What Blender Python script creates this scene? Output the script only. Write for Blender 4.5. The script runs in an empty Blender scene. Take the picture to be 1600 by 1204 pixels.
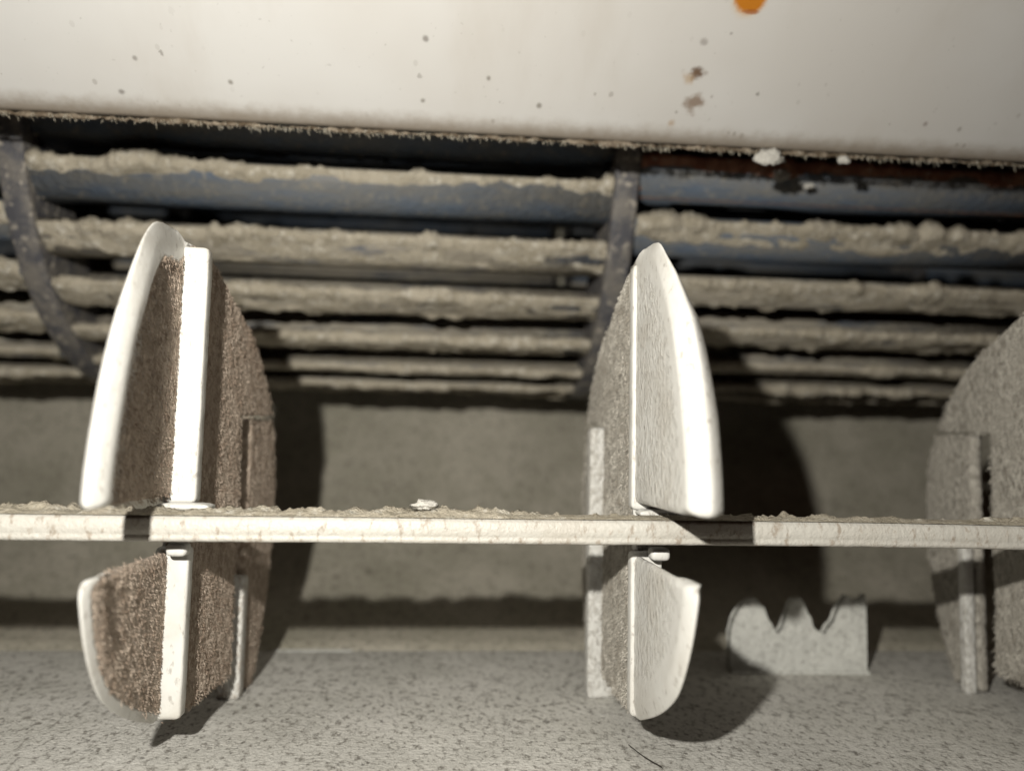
import bpy, bmesh, math, random
import numpy as np
from mathutils import Matrix, Vector

random.seed(7)
MM = 0.001
FLOOR = 37.0          # eye height above the duct floor, mm (lengths below are mm, measured from the lens)
scene = bpy.context.scene
col = scene.collection

# ------------------------------------------------------------------ camera
cam_d = bpy.data.cameras.new('camera')
cam = bpy.data.objects.new('camera', cam_d)
col.objects.link(cam)
yaw, pitch, roll = math.radians(4.6), math.radians(4.8), math.radians(1.15)
fw = Vector((math.sin(yaw) * math.cos(pitch), math.cos(yaw) * math.cos(pitch), math.sin(pitch)))
rt0 = Vector((math.cos(yaw), -math.sin(yaw), 0))
up0 = rt0.cross(fw)
rt = rt0 * math.cos(roll) + up0 * math.sin(roll)
up = rt.cross(fw)
M = Matrix((rt, up, -fw)).transposed().to_4x4()
M.translation = Vector((0, 0, FLOOR * MM))
cam.matrix_world = M
cam_d.sensor_width = 36
cam_d.lens = 28.1
cam_d.clip_start = 0.002
cam_d.clip_end = 50
cam_d.dof.use_dof = True
cam_d.dof.focus_distance = 0.098
cam_d.dof.aperture_fstop = 14
scene.camera = cam

# ------------------------------------------------------------------ world: a dark room
w = bpy.data.worlds.new('World')
scene.world = w
w.use_nodes = True
w.node_tree.nodes['Background'].inputs[0].default_value = (1.0, 0.48, 0.27, 1)
w.node_tree.nodes['Background'].inputs[1].default_value = 0.015

# ------------------------------------------------------------------ the phone's flash, up and left of its lens
ld = bpy.data.lights.new('flash_lamp', 'AREA')
ld.shape = 'DISK'
ld.size = 0.003
ld.energy = 0.235
ld.color = (1.0, 0.965, 0.895)
lo = bpy.data.objects.new('flash_lamp', ld)
col.objects.link(lo)
lo.location = (-0.0240, -0.008, (FLOOR + 25.5) * MM)
lo.rotation_euler = Vector((0.10, 1.0, -0.10)).to_track_quat('-Z', 'Y').to_euler()

scene.view_settings.view_transform = 'Standard'
scene.view_settings.look = 'None'
scene.view_settings.exposure = 0
scene.cycles.diffuse_bounces = 1
scene.view_settings.gamma = 1

# ------------------------------------------------------------------ noise in numpy
def _hash(ix, iy, iz, seed):
    h = (ix.astype(np.int64) * 374761393 + iy.astype(np.int64) * 668265263 + iz.astype(np.int64) * 2147483647 + seed * 1274126177) & 0xffffffff
    h = ((h ^ (h >> 13)) * 1274126177) & 0xffffffff
    h = ((h ^ (h >> 16)) * 2246822519) & 0xffffffff
    return ((h ^ (h >> 15)) & 0xffff) / 65535.0

def vnoise(x, y, z=0.0, seed=0):
    x, y, z = np.broadcast_arrays(np.asarray(x, float), np.asarray(y, float), np.asarray(z, float))
    xi, yi, zi = np.floor(x), np.floor(y), np.floor(z)
    f = [x - xi, y - yi, z - zi]
    f = [t * t * (3 - 2 * t) for t in f]
    r = 0
    for a in (0, 1):
        for b in (0, 1):
            for c in (0, 1):
                wgt = (f[0] if a else 1 - f[0]) * (f[1] if b else 1 - f[1]) * (f[2] if c else 1 - f[2])
                r = r + wgt * _hash(xi + a, yi + b, zi + c, seed)
    return r * 2 - 1

def fbm(x, y, z=0.0, seed=0, octaves=4, gain=0.5):
    r, a, s, t = 0, 1.0, 1.0, 0
    for o in range(octaves):
        r = r + a * vnoise(np.asarray(x) * s + o * 17.3, np.asarray(y) * s + o * 5.1, np.asarray(z) * s, seed + o)
        t += a
        a *= gain
        s *= 2.03
    return r / t

def sstep(a, b, x):
    t = np.clip((np.asarray(x, float) - a) / (b - a), 0, 1)
    return t * t * (3 - 2 * t)

# ------------------------------------------------------------------ materials
class NT:
    def __init__(self, name, rough=0.8, spec=0.3):
        self.m = bpy.data.materials.new(name)
        self.m.use_nodes = True
        self.t = self.m.node_tree
        self.b = self.t.nodes['Principled BSDF']
        self.b.inputs['Roughness'].default_value = rough
        self.b.inputs['Specular IOR Level'].default_value = spec
        self.co = self.t.nodes.new('ShaderNodeTexCoord').outputs['Object']

    def n(self, kind, **kw):
        nd = self.t.nodes.new('ShaderNode' + kind)
        for k, v in kw.items():
            setattr(nd, k, v)
        return nd

    def link(self, a, b):
        self.t.links.new(a, b)

    def put(self, sock, v):
        if isinstance(v, bpy.types.NodeSocket):
            self.link(v, sock)
        elif isinstance(v, (tuple, list)) and len(v) == 3 and sock.type == 'RGBA':
            sock.default_value = (*v, 1)
        else:
            sock.default_value = v

    def mapping(self, scale=(1, 1, 1), rot=(0, 0, 0), src=None):
        m = self.n('Mapping')
        self.link(src or self.co, m.inputs['Vector'])
        m.inputs['Scale'].default_value = scale
        m.inputs['Rotation'].default_value = rot
        return m.outputs[0]

    def noise(self, scale, detail=4, rough=0.6, vec=None):
        nd = self.n('TexNoise')
        self.link(vec or self.co, nd.inputs['Vector'])
        nd.inputs['Scale'].default_value = scale
        nd.inputs['Detail'].default_value = detail
        nd.inputs['Roughness'].default_value = rough
        return nd.outputs[0]

    def voro(self, scale, vec=None, feature='F1', out='Distance', rand=1.0):
        nd = self.n('TexVoronoi', feature=feature)
        self.link(vec or self.co, nd.inputs['Vector'])
        nd.inputs['Scale'].default_value = scale
        nd.inputs['Randomness'].default_value = rand
        return nd.outputs[out]

    def ramp(self, v, a, b, lo=0.0, hi=1.0):
        nd = self.n('MapRange', interpolation_type='SMOOTHSTEP')
        self.link(v, nd.inputs['Value'])
        for i, x in zip(('From Min', 'From Max', 'To Min', 'To Max'), (a, b, lo, hi)):
            self.put(nd.inputs[i], x)
        return nd.outputs[0]

    def math(self, op, a, b=0.0):
        nd = self.n('Math', operation=op)
        self.put(nd.inputs[0], a)
        self.put(nd.inputs[1], b)
        return nd.outputs[0]

    def mix(self, f, a, b):
        nd = self.n('Mix', data_type='RGBA')
        self.put(nd.inputs[0], f)
        self.put(nd.inputs[6], a)
        self.put(nd.inputs[7], b)
        return nd.outputs[2]

    def attr(self, name):
        return self.n('Attribute', attribute_name=name).outputs['Fac']

    def sep(self):
        nd = self.n('SeparateXYZ')
        self.link(self.co, nd.inputs[0])
        return nd.outputs

    def bump(self, h, dist, strength=1.0):
        nd = self.n('Bump')
        self.link(h, nd.inputs['Height'])
        nd.inputs['Distance'].default_value = dist
        nd.inputs['Strength'].default_value = strength
        self.link(nd.outputs[0], self.b.inputs['Normal'])

    def color(self, c):
        self.put(self.b.inputs['Base Color'], c)
        return self.m

# --- dust lumps
d = NT('dust_lump', 0.95, 0.05)
c = d.mix(d.ramp(d.noise(260, 3), 0.3, 0.7), (0.41, 0.365, 0.28), (0.56, 0.505, 0.40))
c = d.mix(d.ramp(d.noise(700, 4, 0.65), 0.52, 0.68), c, (0.70, 0.66, 0.565))
c = d.mix(d.ramp(d.noise(1500, 2), 0.62, 0.75), c, (0.13, 0.11, 0.08))
d.color(c)
d.bump(d.noise(1800, 4, 0.7), 0.0006)
DUST = d.m
d = NT('red_brown_crust', 0.9, 0.1)  # reddish-brown crust for one blade row of the right section
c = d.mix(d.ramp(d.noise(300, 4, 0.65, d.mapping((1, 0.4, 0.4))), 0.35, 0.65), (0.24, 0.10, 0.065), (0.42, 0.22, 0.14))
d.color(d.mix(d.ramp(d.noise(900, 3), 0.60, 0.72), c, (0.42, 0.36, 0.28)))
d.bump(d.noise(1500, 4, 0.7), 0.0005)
RED_BROWN = d.m
d = NT('rim_grime', 0.95, 0.05)
GRIME = d.color(d.mix(d.ramp(d.noise(500, 3), 0.35, 0.7), (0.10, 0.075, 0.05), (0.30, 0.25, 0.19)))
d = NT('lint', 0.95, 0.05)
d.color(d.mix(d.noise(900, 3), (0.58, 0.55, 0.48), (0.78, 0.76, 0.70)))
d.bump(d.noise(2400, 4, 0.7), 0.0005)
LINT = d.m

# --- blue grey fan plastic with a film of dust
d = NT('fan_plastic', 0.5, 0.35)
st = d.mapping((0.25, 1, 1))
film = d.ramp(d.noise(190, 5, 0.68, st), 0.36, 0.64)
spots = d.ramp(d.noise(700, 3, 0.6), 0.55, 0.70)
c = d.mix(d.noise(90, 2), (0.085, 0.115, 0.16), (0.135, 0.17, 0.22))
c = d.mix(d.math('MULTIPLY', film, 0.75), c, (0.20, 0.19, 0.165))
c = d.mix(d.math('MULTIPLY', spots, 0.5), c, (0.33, 0.29, 0.22))
d.color(c)
d.bump(d.noise(900, 4, 0.65), 0.0004, 0.7)
FAN = d.m
d = NT('fan_plastic_dusty', 0.85, 0.1)
st = d.mapping((0.3, 1, 1))
film = d.ramp(d.noise(260, 5, 0.65, st), 0.30, 0.52)
c = d.mix(film, (0.12, 0.14, 0.175), (0.40, 0.36, 0.29))
c = d.mix(d.ramp(d.noise(420, 3, 0.6, st), 0.52, 0.66), c, (0.50, 0.46, 0.375))
d.color(c)
d.bump(d.noise(900, 4, 0.65), 0.0006, 0.9)
FAN_DUSTY = d.m
d = NT('fan_disc_plastic', 0.55, 0.3)
film = d.ramp(d.noise(240, 5, 0.7), 0.38, 0.62)
c = d.mix(film, (0.085, 0.085, 0.095), (0.19, 0.175, 0.155))
c = d.mix(d.ramp(d.noise(620, 3), 0.56, 0.70), c, (0.42, 0.38, 0.32))
d.color(c)
d.bump(d.noise(800, 4, 0.65), 0.0005, 0.8)
DISC = d.m

# --- vane: white plastic, dust by the 'dust' attribute
def vane_mat(name, dark, pale, mid):
    d = NT(name, 0.42, 0.4)
    a = d.attr('dust')
    streak = d.mapping((1, 1.0, 0.6), (0.55, 0, 0))
    fine = d.noise(1500, 4, 0.65, streak)
    big = d.noise(160, 4, 0.6)
    dcol = d.mix(d.ramp(fine, 0.38, 0.62), dark, pale)
    dcol = d.mix(d.ramp(big, 0.35, 0.7), dcol, mid)
    cover = d.ramp(d.math('ADD', a, d.math('MULTIPLY', d.math('SUBTRACT', fine, 0.5), 0.9)), 0.30, 0.75)
    clean = d.mix(d.ramp(d.noise(120, 4), 0.4, 0.75), (0.72, 0.71, 0.665), (0.58, 0.555, 0.50))
    speck = d.ramp(d.noise(1200, 3, 0.6, streak), 0.58, 0.70)
    clean = d.mix(d.math('MULTIPLY', speck, 0.5), clean, (0.25, 0.22, 0.18))
    d.color(d.mix(cover, clean, dcol))
    d.link(d.ramp(cover, 0, 1, 0.42, 0.95), d.b.inputs['Roughness'])
    d.bump(d.math('MULTIPLY', d.noise(2600, 3, 0.7, streak), d.math('ADD', d.math('MULTIPLY', cover, 0.9), 0.08)), 0.0006)
    return d.m
VANE = vane_mat('vane_plastic_brown_dust', (0.28, 0.205, 0.15), (0.62, 0.52, 0.42), (0.50, 0.405, 0.32))
VANE_GREY = vane_mat('vane_plastic_grey_dust', (0.27, 0.245, 0.205), (0.62, 0.585, 0.51), (0.46, 0.43, 0.37))
d = NT('dust_fuzz', 0.95, 0.03)
d.color(d.mix(d.ramp(d.noise(420, 3, 0.6), 0.35, 0.65), (0.33, 0.25, 0.19), (0.56, 0.465, 0.375)))
FUZZ = d.m
d = NT('dust_fuzz_grey', 0.95, 0.03)
d.color(d.mix(d.ramp(d.noise(420, 3, 0.6), 0.35, 0.65), (0.30, 0.27, 0.225), (0.58, 0.545, 0.475)))
FUZZ_GREY = d.m

# --- rod: white plastic with grime
d = NT('rod_plastic', 0.45, 0.4)
sl = d.mapping((1, 1, 0.5), (0, 0.5, 0))
speck = d.ramp(d.noise(1000, 4, 0.62, sl), 0.53, 0.68)
grime = d.ramp(d.noise(110, 5, 0.6), 0.40, 0.75)
c = d.mix(d.math('MULTIPLY', grime, 0.32), (0.55, 0.53, 0.475), (0.40, 0.35, 0.28))
c = d.mix(d.math('MULTIPLY', speck, 0.75), c, (0.30, 0.24, 0.18))
d.color(c)
d.bump(d.noise(1500, 3, 0.6), 0.0003, 0.6)
ROD = d.m

# --- panel: white gloss plastic with fly specks, smudges and one rust run
def make_panel_mat(stains):
    d = NT('panel_plastic', 0.38, 0.4)
    xyz = d.sep()
    c = d.mix(d.ramp(d.noise(25, 3), 0.35, 0.7), (0.63, 0.62, 0.595), (0.58, 0.56, 0.525))
    v = d.n('TexVoronoi')
    d.link(d.mapping((1, 0.8, 0.8), (0, 0.3, 0)), v.inputs['Vector'])
    v.inputs['Scale'].default_value = 300
    sepc = d.n('SeparateColor')
    d.link(v.outputs['Color'], sepc.inputs[0])
    size = d.ramp(sepc.outputs[0], 0.70, 1.0, 0.0, 0.13)
    dot = d.math('LESS_THAN', d.math('ADD', v.outputs['Distance'], d.math('MULTIPLY', d.math('SUBTRACT', d.noise(1600, 2), 0.5), 0.22)), size)
    low = d.ramp(xyz[2], 0.003, 0.016, 1.0, 0.35)
    keep = d.ramp(d.noise(60, 2), 0.42, 0.6)
    c = d.mix(d.math('MULTIPLY', d.math('MULTIPLY', dot, low), d.math('MULTIPLY', keep, 0.62)), c, (0.16, 0.14, 0.12))
    fine = d.ramp(d.noise(1100, 2), 0.70, 0.76)
    c = d.mix(d.math('MULTIPLY', d.math('MULTIPLY', fine, low), 0.3), c, (0.2, 0.18, 0.15))
    v2 = d.n('TexVoronoi')
    d.link(d.mapping((1, 0.7, 0.7), (0, 0.4, 0)), v2.inputs['Vector'])
    v2.inputs['Scale'].default_value = 620
    s2c = d.n('SeparateColor')
    d.link(v2.outputs['Color'], s2c.inputs[0])
    dot2 = d.math('LESS_THAN', v2.outputs['Distance'], d.ramp(s2c.outputs[1], 0.62, 1.0, 0.0, 0.22))
    low2 = d.ramp(xyz[2], 0.001, 0.010, 1.0, 0.12)
    c = d.mix(d.math('MULTIPLY', d.math('MULTIPLY', dot2, low2), d.ramp(d.noise(45, 3), 0.40, 0.62, 0.05, 0.6)), c, (0.20, 0.17, 0.14))
    smear = d.ramp(d.noise(70, 5, 0.6, d.mapping((1, 0.35, 0.35), (0, 0.25, 0))), 0.5, 0.75)
    c = d.mix(d.math('MULTIPLY', smear, 0.22), c, (0.42, 0.37, 0.30))
    # dirt gathered along the lower rim
    rim = d.ramp(d.math('ADD', xyz[2], d.math('MULTIPLY', d.math('SUBTRACT', d.noise(500, 3), 0.5), 0.0012)), 0.0006, 0.0026, 1.0, 0.0)
    c = d.mix(d.math('MULTIPLY', rim, 0.85), c, (0.27, 0.22, 0.165))
    warp = d.math('SUBTRACT', d.noise(420, 4, 0.65), 0.5)
    for (sx, sz, rx, rz, colr, amt, soft, wob) in stains:
        dx = d.math('DIVIDE', d.math('SUBTRACT', xyz[0], sx), rx)
        dz = d.math('DIVIDE', d.math('SUBTRACT', xyz[2], sz), rz)
        q = d.math('SQRT', d.math('ADD', d.math('MULTIPLY', dx, dx), d.math('MULTIPLY', dz, dz)))
        q = d.math('ADD', q, d.math('MULTIPLY', warp, wob))
        c = d.mix(d.ramp(q, 1.0 - soft, 1.0, amt, 0.0), c, colr)
    d.color(c)
    d.bump(d.noise(900, 3, 0.5), 0.00003, 0.5)
    return d.m

# --- dusty floor and wall
def dusty(name, ca, cb, speck_amt, sc=1.0):
    d = NT(name, 0.85, 0.12)
    c = d.mix(d.ramp(d.noise(60 * sc, 5, 0.65), 0.3, 0.7), ca, cb)
    patch = d.ramp(d.noise(26 * sc, 4, 0.6, d.mapping((1, 1, 1), (0, 0, 0.3))), 0.45, 0.72)
    c = d.mix(d.math('MULTIPLY', patch, 0.35), c, tuple(q * 0.62 for q in ca))
    sv = d.mapping((1, 0.62, 1), (0, 0, 0.6))
    s1 = d.ramp(d.noise(1050 * sc, 5, 0.72, sv), 0.49, 0.66)
    s2 = d.ramp(d.noise(2100 * sc, 2, 0.6), 0.58, 0.72)
    s3 = d.ramp(d.noise(640 * sc, 4, 0.7, sv), 0.585, 0.70)
    c = d.mix(d.math('MULTIPLY', s2, 0.35 * speck_amt), c, (0.10, 0.09, 0.075))
    c = d.mix(d.math('MULTIPLY', s1, 0.60 * speck_amt), c, (0.095, 0.08, 0.06))
    c = d.mix(d.math('MULTIPLY', s3, 0.55 * speck_amt), c, (0.07, 0.06, 0.05))
    d.color(c)
    d.bump(d.math('ADD', d.noise(1500 * sc, 4, 0.7), d.math('MULTIPLY', d.noise(400, 3), 0.5)), 0.0004, 0.8)
    return d.m
FLOOR_M = dusty('dusty_floor', (0.62, 0.605, 0.55), (0.74, 0.72, 0.665), 1.15)
WALL_M = dusty('dusty_wall', (0.41, 0.385, 0.305), (0.56, 0.52, 0.43), 0.8, 0.75)
BRACKET_M = dusty('dusty_bracket', (0.60, 0.60, 0.555), (0.76, 0.76, 0.70), 0.6)
d = NT('housing_plastic', 0.8, 0.2)
HOUSE_M = d.color(d.mix(d.noise(80), (0.05, 0.047, 0.04), (0.075, 0.07, 0.06)))
d = NT('hair', 0.5, 0.3)
HAIR_M = d.color((0.03, 0.025, 0.02))

# ------------------------------------------------------------------ helpers
def link(name, verts, faces, mat, parent=None, smooth=True, attr=None):
    me = bpy.data.meshes.new(name)
    v = np.asarray(verts, float) * MM
    me.from_pydata(v.tolist(), [], faces)
    me.materials.append(mat)
    if smooth:
        me.polygons.foreach_set('use_smooth', [True] * len(me.polygons))
    if attr is not None:
        at = me.attributes.new('dust', 'FLOAT', 'POINT')
        at.data.foreach_set('value', np.asarray(attr, np.float32))
    me.update()
    o = bpy.data.objects.new(name, me)
    col.objects.link(o)
    if parent:
        o.parent = parent
    return o

def empty(name, loc):
    o = bpy.data.objects.new(name, None)
    o.empty_display_size = 0.005
    o.location = Vector(loc) * MM
    col.objects.link(o)
    return o

def tag(o, label=None, cat=None, group=None, kind=None):
    for k, v in (('label', label), ('category', cat), ('group', group), ('kind', kind)):
        if v:
            o[k] = v
    return o

def W(y_or_z):   # height over the eye -> height over the floor
    return y_or_z + FLOOR

def grid_faces(nr, nc, off=0, flip=False):
    i = np.arange(nr - 1)[:, None] * nc + np.arange(nc - 1)[None, :] + off
    q = np.stack([i, i + 1, i + nc + 1, i + nc], -1).reshape(-1, 4)
    if flip:
        q = q[:, ::-1]
    return q.tolist()

def sweep(name, xs, Y, Z, mat, parent=None, smooth=True, flip=False):
    """Y, Z: arrays (n_x, n_profile); or (n_profile) for a plain extrusion"""
    Y = np.broadcast_to(Y, (len(xs), np.shape(Y)[-1]))
    Z = np.broadcast_to(Z, Y.shape)
    X = np.broadcast_to(np.asarray(xs)[:, None], Y.shape)
    v = np.stack([X, Y, Z], -1).reshape(-1, 3)
    return link(name, v, grid_faces(Y.shape[0], Y.shape[1], 0, flip), mat, parent, smooth)

def resample(pts, n):
    p = np.asarray(pts, float)
    s = np.concatenate([[0], np.cumsum(np.hypot(*np.diff(p, axis=0).T))])
    t = np.linspace(0, s[-1], n)
    return np.interp(t, s, p[:, 0]), np.interp(t, s, p[:, 1]), t

def spline(pts, n):
    """Catmull-Rom through the points, evenly resampled"""
    p = np.asarray(pts, float)
    p = np.vstack([2 * p[0] - p[1], p, 2 * p[-1] - p[-2]])
    out = []
    for i in range(1, len(p) - 2):
        for t in np.linspace(0, 1, 12, endpoint=False):
            a, b, c_, e = p[i - 1], p[i], p[i + 1], p[i + 2]
            out.append(0.5 * (2 * b + (c_ - a) * t + (2 * a - 5 * b + 4 * c_ - e) * t * t + (3 * b - a - 3 * c_ + e) * t ** 3))
    out.append(p[-2])
    return resample(out, n)

def solid_profile(name, x0, x1, pts, mat, parent=None, nx=2, smooth=False):
    """closed profile in (Y,Z) extruded along X, capped"""
    n = len(pts)
    xs = np.linspace(x0, x1, nx)
    v = [(x, y, z) for x in xs for (y, z) in pts]
    f = []
    for i in range(nx - 1):
        for j in range(n):
            k = (j + 1) % n
            f.append((i * n + j, i * n + k, (i + 1) * n + k, (i + 1) * n + j))
    f.append(tuple(range(n))[::-1])
    f.append(tuple((nx - 1) * n + j for j in range(n)))
    return link(name, v, f, mat, parent, smooth)

# ------------------------------------------------------------------ setting: floor, wall, housing
X0, X1 = -260.0, 320.0
xs = np.linspace(X0, X1, 400)
fy, fz, _ = resample([(48, W(-46)), (52, W(-40.5)), (58, W(-38)), (100, W(-37)), (151, W(-36.5))], 60)
ny = 0.18 * fbm(xs[:, None] / 9, fy[None, :] / 9, 0, 3)
tag(sweep('floor', xs, np.broadcast_to(fy, (len(xs), len(fy))), fz[None, :] + ny * (fy[None, :] < 149), FLOOR_M), kind='structure')
by, bz, _ = spline([(151.03, W(-37.6)), (151.3, W(-36.4)), (154, W(-36.0)), (165, W(-34.3)), (179, W(-30.2)), (195, W(-21.5)), (209, W(-7)), (220, W(13)), (230, W(40)), (238, W(75)), (240, W(122))], 60)
tag(sweep('back_wall', xs, by[None, :] + 0.5 * fbm(xs[:, None] / 14, bz[None, :] / 14, 0, 5), np.broadcast_to(bz, (len(xs), len(bz))), WALL_M), kind='structure')
hy = [(242, W(124)), (136, W(124)), (122, W(96)), (121, W(70))]
sweep('housing', np.array([X0, X1]), np.array([p[0] for p in hy]), np.array([p[1] for p in hy]), HOUSE_M, None, False)['kind'] = 'structure'

# ------------------------------------------------------------------ front panel
PE = np.array([117.0, 47.0])                     # its lower edge
PD = np.array([-27.0, 19.0]) / np.hypot(27, 19)  # up the face, towards the viewer
PN = np.array([19.0, 27.0]) / np.hypot(27, 19)   # out of its back
panel = empty('front_panel', (0, PE[0], W(PE[1])))
tag(panel, 'glossy white plastic cover panel with brown smudges and an orange rust run across the top', 'panel')
def face_pt(t, h=0.0):
    p = PE + PD * t + PN * h
    return p[0] - PE[0], p[1] - PE[1]
prof = [face_pt(62, 0.0), face_pt(40, 0), face_pt(20, 0.0), face_pt(8, 0), face_pt(3.0, 0.0), face_pt(1.2, 0.12), face_pt(0.35, 0.55), face_pt(0.0, 1.3), face_pt(0.25, 2.0), face_pt(1.0, 2.5), face_pt(6, 2.8), face_pt(62, 2.8)]
STAINS = [  # x, height on the face, half width, half height (mm), colour, amount, softness, wobble
    (33.4, 11.7, 2.6, 1.75, (0.60, 0.36, 0.10), 0.55, 0.6, 0.5),
    (33.5, 11.75, 2.25, 1.4, (0.48, 0.17, 0.012), 1.0, 0.35, 0.5),
    (34.0, 10.75, 1.3, 0.26, (0.30, 0.08, 0.008), 0.7, 0.6, 0.5),
    (29.7, 6.25, 1.8, 0.65, (0.13, 0.075, 0.04), 0.95, 0.9, 2.6),
    (28.7, 5.77, 1.1, 0.8, (0.42, 0.29, 0.16), 0.6, 0.9, 1.9),
    (30.5, 3.94, 1.8, 1.0, (0.20, 0.13, 0.08), 0.8, 0.9, 2.8),
    (28.0, 2.15, 0.8, 0.5, (0.40, 0.28, 0.17), 0.7, 0.9, 1.5),
    (29.5, 8.5, 0.7, 0.35, (0.25, 0.22, 0.20), 0.6, 0.9, 1.6),
    (32.5, 9.2, 0.35, 0.2, (0.25, 0.22, 0.20), 0.6, 0.9, 1.0),
    (-3.7, 7.5, 0.55, 0.35, (0.22, 0.2, 0.18), 0.8, 0.8, 0.9),
    (-41.0, 2.3, 0.6, 0.3, (0.22, 0.2, 0.18), 0.8, 0.8, 0.9),
    (-38.2, 4.9, 0.4, 0.25, (0.22, 0.2, 0.18), 0.7, 0.8, 0.9),
    (-27.5, 3.5, 0.5, 0.3, (0.2, 0.18, 0.15), 0.8, 0.8, 0.9),
    (-4.1, 2.9, 0.5, 0.3, (0.2, 0.18, 0.15), 0.8, 0.8, 0.9),
    (4.0, 4.9, 0.4, 0.3, (0.2, 0.18, 0.15), 0.8, 0.8, 0.9),
    (61.8, 3.25, 0.45, 0.3, (0.25, 0.2, 0.18), 0.7, 0.8, 0.9),
    (10.6, 3.0, 0.5, 0.3, (0.2, 0.18, 0.15), 0.8, 0.8, 0.9)]
STAINS = [(a_ * 1.147 * MM, b_ * 1.147 * MM, c_ * 1.12 * MM, e_ * 1.12 * MM, *r_) for (a_, b_, c_, e_, *r_) in STAINS]
PANEL_M = make_panel_mat(STAINS)
sweep('panel_face', np.linspace(X0, X1, 3), np.array([p[0] for p in prof]), np.array([p[1] for p in prof]), PANEL_M, panel)
# the fringe of dust hanging from its lower rim: a lumpy roll and hundreds of tufts
fx = np.arange(-95, 150, 0.22)
ang = np.linspace(-0.5, 1.5 * math.pi, 9)
rad = 0.22 + 0.42 * fbm(fx[:, None] / 0.8, ang[None, :] * 0.9, 0, 11, 4) + 0.16 * vnoise(fx / 5, 0, 0, 4)[:, None]
rad = np.maximum(rad, 0.05)
sweep('dust_roll', fx, 0.25 + rad * np.cos(ang)[None, :], 0.35 - rad * np.sin(ang)[None, :] * 1.05, GRIME, panel, True)['kind'] = 'stuff'
tv, tf = [], []
for i in range(1700):
    x = random.uniform(-92, 148)
    if fbm(x / 4, 3.3, 0, 8, 2) < random.uniform(-0.75, 0.15):
        continue
    L = random.uniform(0.15, 0.75) ** 1.3 * (1 if random.random() < 0.8 else 1.4)
    r = random.uniform(0.04, 0.13)
    dx, dy = random.uniform(0.1, 0.5) * L, random.uniform(-0.35, 0.35) * L
    o = len(tv)
    y0, z0 = random.uniform(-0.3, 0.7), random.uniform(0.0, 0.5)
    for k, (t, rr) in enumerate(((0, 1.0), (0.55, 0.8), (1.0, 0.12))):
        for j in range(4):
            a_ = j * math.pi / 2 + k
            tv.append((x + dx * t * t + rr * r * math.cos(a_), y0 + dy * t + rr * r * math.sin(a_), z0 - L * t))
    for k in range(2):
        for j in range(4):
            tf.append((o + k * 4 + j, o + k * 4 + (j + 1) % 4, o + k * 4 + 4 + (j + 1) % 4, o + k * 4 + 4 + j))
link('dust_tufts', tv, tf, DUST, panel)['kind'] = 'stuff'

# ------------------------------------------------------------------ blower fan
FY, FZ, FR = 162.0, 56.0, 44.0
NB = 28
K = 1.15                                         # the wheel is drawn with a 44 mm radius and is really about 51 mm
fan = empty('blower_fan', (0, FY * K, W(FZ * K)))
fan.scale = (K, K, K)
tag(fan, 'blue grey cross flow blower wheel of long blades crusted with dust, behind the white vanes', 'fan')
PITCH = 360.0 / NB
# one blade: outer face from the tip inwards, with the tip at angle 0; (radius, angle in degrees)
BL = [(FR, 0.0), (FR - 0.25, 2.2), (FR - 0.75, 4.4), (FR - 1.5, 6.6), (FR - 2.6, 8.5), (FR - 4.4, 9.9), (FR - 7.5, 10.8), (FR - 12, 11.2)]
def polar(r, a):          # angle measured from straight ahead (-Y) downwards
    a = np.radians(a)
    return -r * np.cos(a), -r * np.sin(a)
def blade_curve(n=12):
    r, a, t = resample([(p[0], p[1] * FR * math.pi / 180) for p in BL], n)
    return r, a / FR * 180 / math.pi
br, ba = blade_curve(9)
def blade_profile():
    y1, z1 = polar(br, ba)
    th = 1.1
    y2, z2 = polar(br - th * 0.9, ba - 0.9)
    pts = list(zip(y1, z1)) + list(zip(y2, z2))[::-1]
    return pts
SECT = [(-155.0, -67.0, 2.0), (-63.0, 25.0, 5.5), (29.0, 117.0, -0.3), (121.0, 209.0, 4.0)]
PH = SECT
blade_mesh = dusty_mesh = None
bp = blade_profile()
n_b = 0
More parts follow.
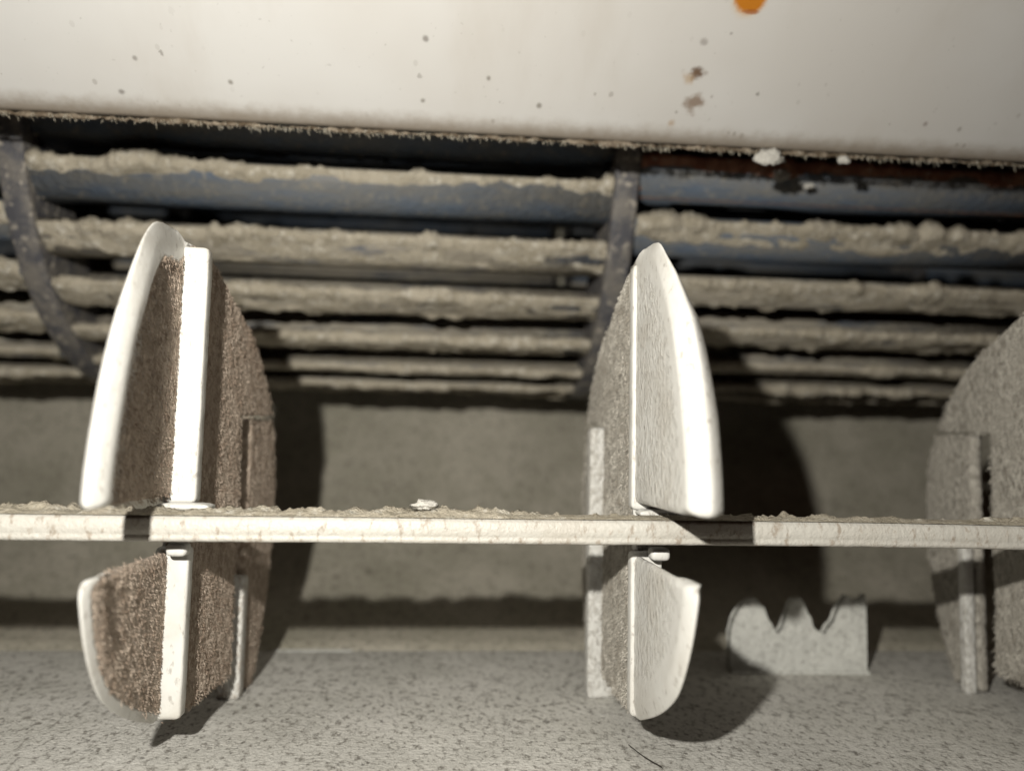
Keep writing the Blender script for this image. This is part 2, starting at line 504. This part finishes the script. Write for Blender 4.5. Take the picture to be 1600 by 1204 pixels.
for si, (x0, x1, ph) in enumerate(SECT):
    for k in range(NB):
        if blade_mesh is None:
            o = solid_profile('blade', 0, 88, bp, FAN, fan, 2, True)
            for p in o.data.polygons:
                p.use_smooth = len(p.vertices) == 4
            blade_mesh = o.data
            dusty_mesh = blade_mesh.copy()
            dusty_mesh.materials[0] = FAN_DUSTY
        else:
            o = bpy.data.objects.new('blade', dusty_mesh if 28 < ph + k * PITCH < 150 else blade_mesh)
            col.objects.link(o)
            o.parent = fan
        a = ph + k * PITCH
        if a > 180:
            a -= 360
        o.location = (x0 * MM, 0, 0)
        o.rotation_euler = (math.radians(a), 0, 0)
        n_b += 1
        if not (-22 < a < 105) or si == 3:
            continue
        # the crust of dust on this blade: wraps the tip, thins out down the outer face
        cx = np.arange(0.2, 87.9, 0.30)
        if si == 0:
            cx = cx[cx > 30]
        if si == 2:
            cx = cx[cx < 78]
        back = [(FR - 3.2, 2.2 - 0.0), (FR - 1.9, 0.4), (FR - 0.7, -0.75)]
        pr = [(FR - 4.2, 5.2), (FR - 2.6, 2.6), (FR - 1.2, 0.2)] + [(FR - 0.15, -0.55)] + BL[:7]
        crv = np.array([polar(*p) for p in pr])
        cy, cz, t = resample(crv, 34)
        ty, tz = np.gradient(cy), np.gradient(cz)
        ln = np.hypot(ty, tz)
        nyv, nzv = tz / ln, -ty / ln
        ti = np.argmin(np.hypot(cy - polar(FR, 0)[0], cz - polar(FR, 0)[1]))
        # outward: away from the axis on the outer face
        if (nyv[ti + 6] * cy[ti + 6] + nzv[ti + 6] * cz[ti + 6]) < 0:
            nyv, nzv = -nyv, -nzv
        s = (t - t[ti])                                   # mm from the tip, + down the face
        sd = 100 + si * 31 + k
        load = np.clip((a - 20) / 22, 0, 1)                # lower rows carry the dust over the whole face
        edge = 2.3 + 6.6 * load + (0.9 + 0.9 * load) * fbm(cx / 6, 0, 0, sd, 3) * 2
        X_, S_ = cx[:, None], s[None, :]
        lum = fbm(X_ / 2.6, S_ / 2.2 + 9, 0, sd + 1, 5, 0.62)
        big = vnoise(cx / 7.5, 1.7, 0, sd + 2)[:, None]
        h = 0.45 + 1.35 * lum + 0.85 * big
        env = sstep(-4.2, -0.6, S_) * (1 - sstep(edge[:, None] - 1.6, edge[:, None] + 0.5, S_))
        env = env * (1 - (0.55 + 0.45 * load) * sstep(0.05, 0.30, fbm(X_ / 4.5, S_ / 1.6, 2, sd + 7, 4)) * sstep(1.0, 2.6, S_))
        tip = np.exp(-((S_ - 0.1) / 1.7) ** 2)
        h = env * (np.maximum(h, 0.12) * (0.30 + 0.90 * tip * (1.25 - 0.60 * load))) - 0.22 * (1 - env) - 0.06
        hang = np.exp(-((S_ - edge[:, None] + 0.9) / 0.9) ** 2) * load
        h = h + env * hang * np.maximum(0.1, 0.45 + 1.1 * fbm(X_ / 2.0, S_ / 3.0, 4, sd + 5, 4, 0.6))
        ends = sstep(0, 2.0, cx) * 0.6 + 0.4
        h = h * ends[:, None]
        mat_ = RED_BROWN if (si == 2 and 8 < a < 16) else DUST
        if mat_ is RED_BROWN:
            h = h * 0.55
        cr = sweep('red_brown_crust' if mat_ is RED_BROWN else 'dust_crust', cx, cy[None, :] + nyv[None, :] * h, cz[None, :] + nzv[None, :] * h, mat_, o)
# partition discs between the sections
for (x0, x1) in ((-67.0, -63.0), (25.0, 29.0), (117.0, 121.0)):
    n = 220
    ths = np.linspace(0, 2 * math.pi, n + 1)
    pf = [(x0 + 0.0, FR - 13), (x0, FR - 0.2), (x0 + 0.15, FR + 0.35), (x0 + 0.5, FR + 0.45), (x1 - 0.5, FR + 0.45), (x1 - 0.15, FR + 0.35), (x1, FR - 0.2), (x1, FR - 13)]
    v = []
    for i, th in enumerate(ths):
        wob = 0.14 * fbm(np.array([q[0] for q in pf]) / 2.0, i * 0.33, x0, 40, 3)
        for (x, r), q in zip(pf, wob):
            rr = r + (q if r > FR - 5 else 0)
            v.append((x + q * 0.4, -rr * math.cos(th), -rr * math.sin(th)))
    dsc = link('disc', v, grid_faces(n + 1, len(pf)), DISC, fan)
    # clots of dust where blades run into the disc
    for k in range(26):
        pass

# ------------------------------------------------------------------ vanes
VP = 57.0
VX = -33.5
def outer_front(z):
    return np.interp(z, FRONT[1], FRONT[0])
fr_pts = [(97.0, 26.0), (91.5, 25.2), (88.2, 22.8), (85.0, 19.0), (81.4, 13.4), (78.6, 6.7), (76.9, 0), (76.3, -5.0), (76.6, -9), (77.2, -13), (79.4, -19.0), (83.0, -24.2), (87.4, -27.3), (92.4, -29.7), (96.5, -31.3), (99.5, -32.4)]
f_y, f_z, _ = spline(fr_pts, 160)
o_ = np.argsort(f_z)
FRONT = (f_y[o_], f_z[o_])
re_pts = [(97.5, 26.0), (103, 24.6), (108, 23.0), (116, 19.5), (123.5, 16.0), (130, 10.8), (135.5, 4.5), (138.2, -2), (138.8, -10), (137.8, -20), (135, -29), (131, -36.6)]
r_y, r_z, _ = spline(re_pts, 160)
o_ = np.argsort(r_z)
REAR = (r_y[o_], r_z[o_])
def rear(z):
    return np.interp(z, REAR[1], REAR[0])
Z_TOP, Z_BOT, NT_T, NT_B, NT_Y = 25.9, -32.2, -6.0, -12.6, 100.6
SLIT = 119.6
def slit(z):               # the plate is split behind this line, but only below its shoulder
    return float(np.interp(z, [4.6, 5.6], [SLIT, 142.0]))
def make_plate(seed, shear, lipk):
    """the plate is built as three blocks one above the other: over, behind and under the notch for the rod"""
    cut = np.array([1.1, .8, .5, .25, .08, 0])
    za = np.concatenate([[25.9, 25.6, 25.2, 24.7], np.linspace(24.2, NT_T + 1.5, 75), NT_T + cut])
    zb = np.linspace(NT_T, NT_B, 16)
    zc = np.concatenate([NT_B - cut[::-1], np.linspace(NT_B - 1.4, -31.2, 50), [-31.5, -31.8, -32.05, -32.2]])
    VV, FF, DD_R, DD_L, sides = [], [], [], [], []
    off = 0
    for blk, zz in enumerate((za, zb, zc)):
        rows = []
        for z in zz:                       # the front corners beside the notch are rounded off
            q = np.clip((z - NT_T if blk == 0 else NT_B - z) / (0.9 if blk == 0 else 1.9), 0, 1)
            rows.append((z, NT_Y if blk == 1 else float(outer_front(z)) + (0.8 if blk == 0 else 1.9) * (1 - math.sqrt(1 - (1 - q) ** 2))))
        A, B, faces, dR, dL = plate_block(rows, seed, shear, blk, lipk)
        VV.append(np.concatenate([A, B]))
        FF += [tuple(i + off for i in f) for f in faces]
        DD_R.append(np.concatenate([dR, dL]))
        sides.append(np.concatenate([np.ones(len(A)), -np.ones(len(B))]))
        off += len(A) + len(B)
    return np.concatenate(VV), FF, np.concatenate(DD_R), np.concatenate(sides)

def plate_block(rows, seed, shear, blk, lipk):
    tt = np.array([0, .08, .25, .5, .8, 1.1, 1.5, 2.0, 2.5, 3.0, 3.6, 4.2, 4.8, 5.5])
    nY = 90
    YY, ZZ, TT, EE = [], [], [], []
    for (z, f) in rows:
        r = min(float(rear(z)), slit(z))
        r = max(r, f + 1.2)
        L = r - f
        t0 = tt[tt < L * 0.5]
        Lm = min(L, max(SLIT - f, t0[-1] + 0.3))
        rest = np.linspace(t0[-1], Lm, nY - 14 - len(t0) + 1)[1:]
        t = np.concatenate([t0, rest, np.linspace(Lm, L, 15)[1:]])
        YY.append(f + t); ZZ.append(np.full(nY, z)); TT.append(t); EE.append(np.full(nY, 0.0))
    YY, ZZ, TT = map(np.array, (YY, ZZ, TT))
    notch = np.full(YY.shape, 1.0 if blk == 1 else 0.0)
    # distance to the upper / lower cut edges of the front part
    dz = np.minimum(np.where(ZZ >= NT_T - 1e-6, ZZ - NT_T, 99), np.where(ZZ <= NT_B + 1e-6, NT_B - ZZ, 99))
    front = YY < NT_Y
    rdist = np.minimum(np.array([[min(float(rear(z)), slit(z))] for (z, f) in rows]) - YY, np.minimum(Z_TOP + 0.05 - ZZ, ZZ - Z_BOT + 0.05) + 0.0)
    DF = np.full(YY.shape, 99.0)
    for q in range(0, 160, 1):
        DF = np.minimum(DF, np.hypot(YY - FRONT[0][q], ZZ - FRONT[1][q]))
    DF = np.minimum(DF, TT)
    lip = 1 - sstep(2.7, 5.0, DF)
    lip = np.where(notch > 0, 0, lip)
    body = sstep(100.2, 102.2, YY)
    lipw = lipk * np.interp(ZZ, [-33, -13, -12, 4, 15, 25], [0.0, 0.28, 1.0, 1.0, 0.8, 0.0])
    lipw = lipw * (1 - sstep(20, 25, ZZ))
    uR = 0.1 + lipw * lip * (1 - body) + 1.7 * body
    uL = np.full_like(uR, -0.9)
    cen = np.where(body > 0.5, 0.4, -0.4 + (0.45 * lipw + 0.1) * sstep(0.2, 0.8, lip))
    # rounded rims
    q_ = np.clip(DF / 2.1, 0, 1)
    rnd = 0.45 * np.sqrt(np.clip(1 - (1 - q_) ** 2, 0, 1)) + 0.55 * np.minimum(1, q_ * 1.15)
    rnd = np.where(notch > 0, np.sqrt(np.clip(1 - (1 - np.clip(TT / 0.6, 0, 1)) ** 2, 0, 1)), rnd)
    rcut = np.sqrt(np.clip(1 - (1 - np.clip(dz / 0.9, 0, 1)) ** 2, 0, 1))
    rcut = rcut + (1 - rcut) * sstep(NT_Y - 0.8, NT_Y + 0.5, YY)
    rre = np.sqrt(np.clip(1 - (1 - np.clip(rdist / 0.5, 0.0, 1)) ** 2, 0, 1))
    k = np.minimum(np.minimum(rnd, rcut), 0.3 + 0.7 * rre)
    uR = cen + (uR - cen) * k
    uL = cen + (uL - cen) * k
    # dust: heavy behind the rib, fuzzy on the front recess, little on the lip
    low_ = sstep(-10, -14, ZZ)
    dR = 0.74 * sstep(2.9 - 2.2 * low_, 4.4 - 3.0 * low_, DF) * (1 - body) + 1.0 * body
    dR = np.where((notch > 0), 1.0, dR)
    dR = dR - 0.40 * (1 - sstep(4.0, 9.5, DF)) * (1 - body) * sstep(18, 8, ZZ) * (1 - low_) 
    dL = 0.40 * sstep(1.8, 5.0, DF) * (1 - body) + 0.85 * body
    ds = 0.16
    nR = fbm(YY / 0.9, ZZ / 1.3 + YY / 2, 0, seed, 3)
    nL = fbm(YY / 0.9, ZZ / 1.3 + YY / 2, 7, seed + 9, 3)
    uR = uR + ds * np.clip(dR, 0, 1) * (nR + 0.3)
    uL = uL - ds * 0.8 * np.clip(dL, 0, 1) * (nL + 0.3)
    # ragged dusty rear rim
    rag = sstep(0.9, 0.0, np.abs(rdist)) * body
    YY2 = YY + rag * 0.5 * fbm(ZZ / 0.7, YY * 0.4, 0, seed + 3, 3)
    nr, nc = YY.shape
    A = np.stack([uR, YY2, ZZ], -1).reshape(-1, 3)
    B = np.stack([uL, YY2, ZZ], -1).reshape(-1, 3)
    faces = grid_faces(nr, nc, 0) + grid_faces(nr, nc, nr * nc, True)
    N = nr * nc
    loop = [i * nc for i in range(nr)] + [(nr - 1) * nc + j for j in range(1, nc)] + [i * nc + nc - 1 for i in range(nr - 2, -1, -1)] + [j for j in range(nc - 2, 0, -1)]
    for p, q in zip(loop, loop[1:] + loop[:1]):
        faces.append((p, q, q + N, p + N))
    V = np.concatenate([A, B])
    V[:, 0] += shear * np.maximum(V[:, 1] - 102, 0)
    V[:, 2] += FLOOR
    return V[:N], V[N:], faces, dR.ravel(), dL.ravel()

def make_leaf(seed, shear):
    zs = np.linspace(4.4, -36.4, 60)
    nc = 34
    YY, ZZ, E = [], [], []
    for z in zs:
        f, r = 124.4, float(rear(z))
        r = max(r, f + 0.6)
        YY.append(np.linspace(f, r, nc)); ZZ.append(np.full(nc, z)); E.append(np.minimum(np.linspace(0, r - f, nc), np.linspace(r - f, 0, nc)))
    YY, ZZ, E = map(np.array, (YY, ZZ, E))
    k = 0.35 + 0.65 * np.sqrt(np.clip(1 - (1 - np.clip(E / 0.7, 0, 1)) ** 2, 0, 1))
    n1 = fbm(YY / 1.0, ZZ / 1.3, 0, seed, 3)
    n2 = fbm(YY / 1.0, ZZ / 1.3, 5, seed, 3)
    uR = 0.4 + 1.0 * k + 0.22 * n1
    uL = 0.4 - 1.0 * k - 0.22 * n2
    YY = YY + sstep(0.8, 0, E) * 0.55 * fbm(ZZ / 0.8, YY * 0.2, 0, seed + 1, 3)
    nr = len(zs)
    N = nr * nc
    A = np.stack([uR, YY, ZZ], -1).reshape(-1, 3)
    B = np.stack([uL, YY, ZZ], -1).reshape(-1, 3)
    faces = grid_faces(nr, nc, 0) + grid_faces(nr, nc, N, True)
    loop = [i * nc for i in range(nr)] + [(nr - 1) * nc + j for j in range(1, nc)] + [i * nc + nc - 1 for i in range(nr - 2, -1, -1)] + [j for j in range(nc - 2, 0, -1)]
    for p, q in zip(loop, loop[1:] + loop[:1]):
        faces.append((p, q, q + N, p + N))
    V = np.concatenate([A, B])
    V[:, 0] += shear * np.maximum(V[:, 1] - 102, 0)
    V[:, 2] += FLOOR
    return V, faces, np.full(len(V), 0.95)

def bar(u0, u1, y0, y1, z0, z1, dust, seed, name, parent, mat=None, b=0.35, dz=0.5, amp=0.05):
    """an upright bar with rounded edges, finely divided and slightly uneven"""
    p = []
    for (cu, cy_, sa) in ((u1 - b, y1 - b, 0), (u0 + b, y1 - b, 90), (u0 + b, y0 + b, 180), (u1 - b, y0 + b, 270)):
        for q in (0, 30, 60, 90):
            p.append((cu + b * math.cos(math.radians(sa + q)), cy_ + b * math.sin(math.radians(sa + q))))
    p = np.array(p)
    cu, cy_ = (u0 + u1) / 2, (y0 + y1) / 2
    zs = np.concatenate([[z0, z0 + 0.1, z0 + 0.3], np.arange(z0 + 0.6, z1 - 0.5, dz), [z1 - 0.3, z1 - 0.1, z1]])
    sc = np.ones(len(zs)); sc[0] = sc[-1] = 0.55; sc[1] = sc[-2] = 0.80; sc[2] = sc[-3] = 0.95
    V = []
    for z, s_ in zip(zs, sc):
        nz = amp * fbm(p[:, 0] * 2, z / 1.2, p[:, 1], seed, 3)
        V += [(cu + (q[0] - cu) * s_ + n_, cy_ + (q[1] - cy_) * s_ + n_, z + FLOOR) for q, n_ in zip(p, nz)]
    m = len(p)
    F = [(i * m + j, i * m + (j + 1) % m, (i + 1) * m + (j + 1) % m, (i + 1) * m + j) for i in range(len(zs) - 1) for j in range(m)]
    F.append(tuple(range(m))[::-1])
    F.append(tuple((len(zs) - 1) * m + j for j in range(m)))
    return link(name, V, F, mat or VANE, parent, True, np.full(len(V), dust))

def weld(o):
    bm = bmesh.new()
    bm.from_mesh(o.data)
    bmesh.ops.remove_doubles(bm, verts=bm.verts, dist=2e-6)
    bm.to_mesh(o.data)
    bm.free()
    o.data.polygons.foreach_set('use_smooth', [True] * len(o.data.polygons))

def fuzz(name, P, side, n, parent, seed, keep):
    """short leaning fibres of dust stuck to a side of the plate"""
    rg = np.random.RandomState(seed)
    ok = np.where(keep)[0]
    wgt = np.ones(len(ok))
    idx = ok[rg.randint(0, len(ok), n)]
    vv, ff = [], []
    for i in idx:
        p = P[i] + np.array([0, rg.uniform(-.35, .35), rg.uniform(-.4, .4)])
        L = rg.uniform(0.3, 1.0)
        th = rg.normal(-0.95, 0.28)
        dy, dz_ = math.cos(th), math.sin(th)
        out = rg.uniform(0.03, 0.17) * side
        wd = rg.uniform(0.03, 0.07)
        b0 = p - np.array([side * 0.08, 0, 0])
        px_, pz = -dz_ * wd, dy * wd
        mid = p + np.array([out, dy * L * .5, dz_ * L * .5])
        tip_ = p + np.array([out * rg.uniform(0.5, 1.3), dy * L, dz_ * L])
        o_n = len(vv)
        vv += [b0 + (0, px_, pz), b0 - (0, px_, pz), mid + (0, px_ * .8, pz * .8), mid - (0, px_ * .8, pz * .8), mid + (side * wd, 0, 0), tip_]
        ff += [(o_n, o_n + 4, o_n + 2), (o_n, o_n + 1, o_n + 4), (o_n + 1, o_n + 3, o_n + 4), (o_n + 2, o_n + 4, o_n + 5), (o_n + 4, o_n + 3, o_n + 5), (o_n + 3, o_n + 2, o_n + 5)]
    o = link(name, np.array(vv), ff, FUZZ if side > 0 else FUZZ_GREY, parent, False)
    o['kind'] = 'stuff'

VANES = [(-33.0, 0.085, 1.5, 'white air vane with brown furry inner side and upright rib, leftmost of the vanes'),
         (24.8, -0.012, 2.8, 'white air vane with a pale cleaner side, just left of the toothed bracket'),
         (85.0, 0.05, 2.6, 'grey dusty air vane cut off by the right edge of the photo')]
for i, (vx, sh, lk, lab) in enumerate(VANES):
    v = empty('air_vane', (vx, 0, 0))
    tag(v, lab, 'vane', 'air vanes linked by the rod')
    vm = VANE if i == 0 else VANE_GREY
    PV, PF, PDU, PS = make_plate(60 + i, sh, lk)
    weld(link('plate', PV, PF, vm, v, True, PDU))
    LV, LF, LDU = make_leaf(80 + i, sh)
    link('rear_leaf', LV, LF, vm, v, True, LDU)
    sd_ = 1 if i == 0 else -1
    nl = len(LV) // 2
    fuzz('dust_fuzz', PV[PS == sd_], sd_, (15000, 10000, 6000)[i], v, 5 + i, PDU[PS == sd_] > (0.45 if i == 0 else 0.6))
    fuzz('leaf_fuzz', LV[:nl] if i == 0 else LV[nl:], sd_, 1500, v, 25 + i, LDU[:nl] > 0.45)
    bar(-1.35, 3.1, 99.9, 102.0, NT_T - 0.9, 24.6, 0.12, 200 + i, 'rib', v, vm)
    bar(-1.35, 2.6, 99.9, 102.0, -32.2, NT_B + 0.6, 0.06, 210 + i, 'rib', v, vm)
    q = sh * 21
    bar((-1.2, -2.3, -2.6)[i] + q, (2.0, 2.0, -0.9)[i] + q, (122.8, 122.8, 124.0)[i], 125.8, -36.9, (-19.0, 4.2, -13.5)[i], 0.42, 220 + i, 'pivot_post', v, vm)
    bar(0.6, 3.0, 97.4, 99.8, -12.9, -11.3, 0.1, 230 + i, 'rod_clip', v, None, 0.5, 0.3)
    bar(-1.0, 5.5, 97.2, 100.5, -7.6, -6.7, 0.2, 240 + i, 'rod_clip', v, None, 0.3, 0.2)

# ------------------------------------------------------------------ linking rod
rod = empty('link_rod', (0, 95.2, W(-9.0)))
tag(rod, 'long white speckled rod running across the vanes with dust piled on top', 'rod')
rx = np.arange(-110, 180, 0.5)
pp = [(2.0, 0.9), (1.75, 1.3), (1.3, 1.45), (-1.3, 1.45), (-1.75, 1.25), (-2.0, 0.8), (-2.05, 0.0), (-2.02, -0.65), (-1.86, -0.85), (-1.98, -1.02), (-1.9, -1.4), (-1.5, -1.6), (1.5, -1.6), (2.0, -1.2), (2.0, 0.9)]
pp = np.array(pp)
nz_ = 0.06 * fbm(rx[:, None] / 2.2, pp[None, :, 0] * 1.3, pp[None, :, 1], 51, 3)
sweep('rod_bar', rx, pp[None, :, 0] + nz_, pp[None, :, 1] + nz_ + 0.18 * vnoise(rx / 45, 0.2, 0, 77)[:, None], ROD, rod, True, True)
dx_ = np.arange(-110, 180, 0.22)
yy = np.linspace(-2.0, 2.3, 12)
prof_e = sstep(-2.0, -0.9, yy) * (1 - sstep(1.9, 2.3, yy))
lump = np.maximum(fbm(dx_[:, None] / 2.2, yy[None, :] / 1.3, 0, 71, 5, 0.66) * 1.25 + 0.25 + 0.6 * vnoise(dx_ / 16, 0.4, 0, 5)[:, None], 0)
hh = 1.50 + 0.18 * vnoise(dx_ / 45, 0.2, 0, 77)[:, None] + prof_e[None, :] * (0.12 + 1.15 * lump) * (0.55 + 0.45 * yy[None, :] / 2.3) - (1 - prof_e[None, :]) * 0.15
sweep('dust_crust', dx_, np.broadcast_to(yy, hh.shape), hh, DUST, rod)

# ------------------------------------------------------------------ toothed bracket
br_o = empty('toothed_bracket', (51.2, 137, 0))
tag(br_o, 'pale grey bracket with three teeth standing on the floor right of the middle vane', 'bracket')
top = [(-2, 7.5), (-1.2, 10.2), (0.2, 11.6), (1.6, 12.5), (2.6, 12.9), (3.7, 12.0), (4.7, 9.8), (5.3, 8.9), (5.9, 7.3), (6.5, 7.1), (7.2, 7.6), (7.8, 9.6), (8.6, 11.6), (9.2, 12.6), (10.2, 13.1), (11.0, 12.5), (11.7, 10.8), (12.3, 9.9), (12.7, 8.0), (13.6, 7.4), (14.9, 7.2), (15.7, 8.6), (16.6, 9.4), (17.6, 12.0), (18.9, 13.1), (20.3, 12.5), (21.4, 12.9), (22.3, 13.4)]
def bracket_sheet(y, n=120, m=26, seed=3):
    tx = np.linspace(-2, 22.3, n)
    tz = np.interp(tx, [p[0] for p in top], [p[1] for p in top]) + 0.85 * fbm(tx / 0.7, 1.1, 0, 33, 4, 0.65)
    V = []
    for j in range(m):
        f = j / (m - 1)
        z = tz * f
        V.append(np.stack([tx, y + 0.12 * fbm(tx / 1.2, z / 1.2, y, seed, 3), z], -1))
    return np.concatenate(V)
n_, m_ = 120, 26
A = bracket_sheet(-0.9)
B = bracket_sheet(0.9)
F = grid_faces(m_, n_, 0) + grid_faces(m_, n_, n_ * m_, True)
loop = [j for j in range(n_)] + [i * n_ + n_ - 1 for i in range(1, m_)] + [(m_ - 1) * n_ + j for j in range(n_ - 2, -1, -1)] + [i * n_ for i in range(m_ - 2, 0, -1)]
for p, q in zip(loop, loop[1:] + loop[:1]):
    F.append((p, q, q + n_ * m_, p + n_ * m_))
link('toothed_plate', np.concatenate([A, B]), F, BRACKET_M, br_o)
solid_profile('foot_flange', -2, 22.4, [(-1.6, 0.0), (-0.85, 0.0), (-0.85, 0.75), (-1.3, 0.8), (-1.6, 0.55)], BRACKET_M, br_o, 8)

# ------------------------------------------------------------------ a hair on the floor
def strand(name, pts, r, label):
    sx = np.array(pts, float)
    v, f = [], []
    for i, p in enumerate(sx):
        for j in range(5):
            a_ = j * 2 * math.pi / 5
            v.append((p[0] + r * math.cos(a_), p[1] + 0.3 * r * math.sin(a_), p[2] + r * math.sin(a_)))
    for i in range(len(sx) - 1):
        for j in range(5):
            f.append((i * 5 + j, i * 5 + (j + 1) % 5, i * 5 + 5 + (j + 1) % 5, i * 5 + 5 + j))
    tag(link(name, v, f, HAIR_M), label, 'hair')
strand('hair', [(24.0, 103, 0.5), (24.6, 101, 0.4), (25.1, 99.2, 0.4), (25.7, 97.6, 0.4), (26.4, 96.2, 0.35)], 0.055, 'thin dark hair lying on the floor in front of the middle vane')

# ------------------------------------------------------------------ lint and a sliver of plastic
def lump_mesh(name, loc, r, seed, label, group, mat=LINT):
    nu, nv = 26, 14
    V = []
    for a_ in range(nv):
        ph = math.pi * a_ / (nv - 1)
        for b_ in range(nu):
            th = 2 * math.pi * b_ / nu
            dvec = np.array([math.sin(ph) * math.cos(th), math.sin(ph) * math.sin(th), math.cos(ph)])
            k = 1 + 0.75 * float(fbm(dvec[0] * 2.2 + seed, dvec[1] * 2.2, dvec[2] * 2.2, seed, 4, 0.65))
            V.append(dvec * np.array(r) * max(k, 0.25))
    F = []
    for a_ in range(nv - 1):
        for b_ in range(nu):
            F.append((a_ * nu + b_, a_ * nu + (b_ + 1) % nu, (a_ + 1) * nu + (b_ + 1) % nu, (a_ + 1) * nu + b_))
    o = link(name, V, F, mat)
    weld(o)
    o.location = Vector(loc) * MM
    tag(o, label, 'lint', group)
lump_mesh('lint_clump', (48.8, 116.8, W(46.3)), (2.2, 0.7, 1.15), 4, 'largest white lint clump hanging from the panel rim, right of the middle vane', 'white lint about the panel rim')
lump_mesh('lint_clump', (58.2, 134.4, W(50.2)), (1.3, 0.9, 1.1), 9, 'white lint clump on the fan blade just below the largest lint clump', 'white lint about the panel rim')
lump_mesh('lint_clump', (60.6, 116.9, W(46.5)), (1.0, 0.6, 0.6), 14, 'small white lint clump under the panel rim, farthest right of the white lint', 'white lint about the panel rim')
lump_mesh('lint_clump', (63.5, 135.0, W(48.6)), (1.0, 0.6, 0.5), 17, 'lowest white lint clump on the blue blade right of the middle vane', 'white lint about the panel rim')
lump_mesh('lint_clump', (-2.2, 95.0, W(-6.3)), (1.5, 0.9, 0.55), 23, 'pale lint clump on top of the rod midway between two vanes', None)
sl = solid_profile('plastic_sliver', -30.0, -16.0, [(150.2, W(-36.45)), (150.95, W(-36.45)), (150.95, W(-36.2)), (150.3, W(-36.25))], BRACKET_M, None, 12)
tag(sl, 'thin white plastic sliver lying along the foot of the back wall', 'sliver')
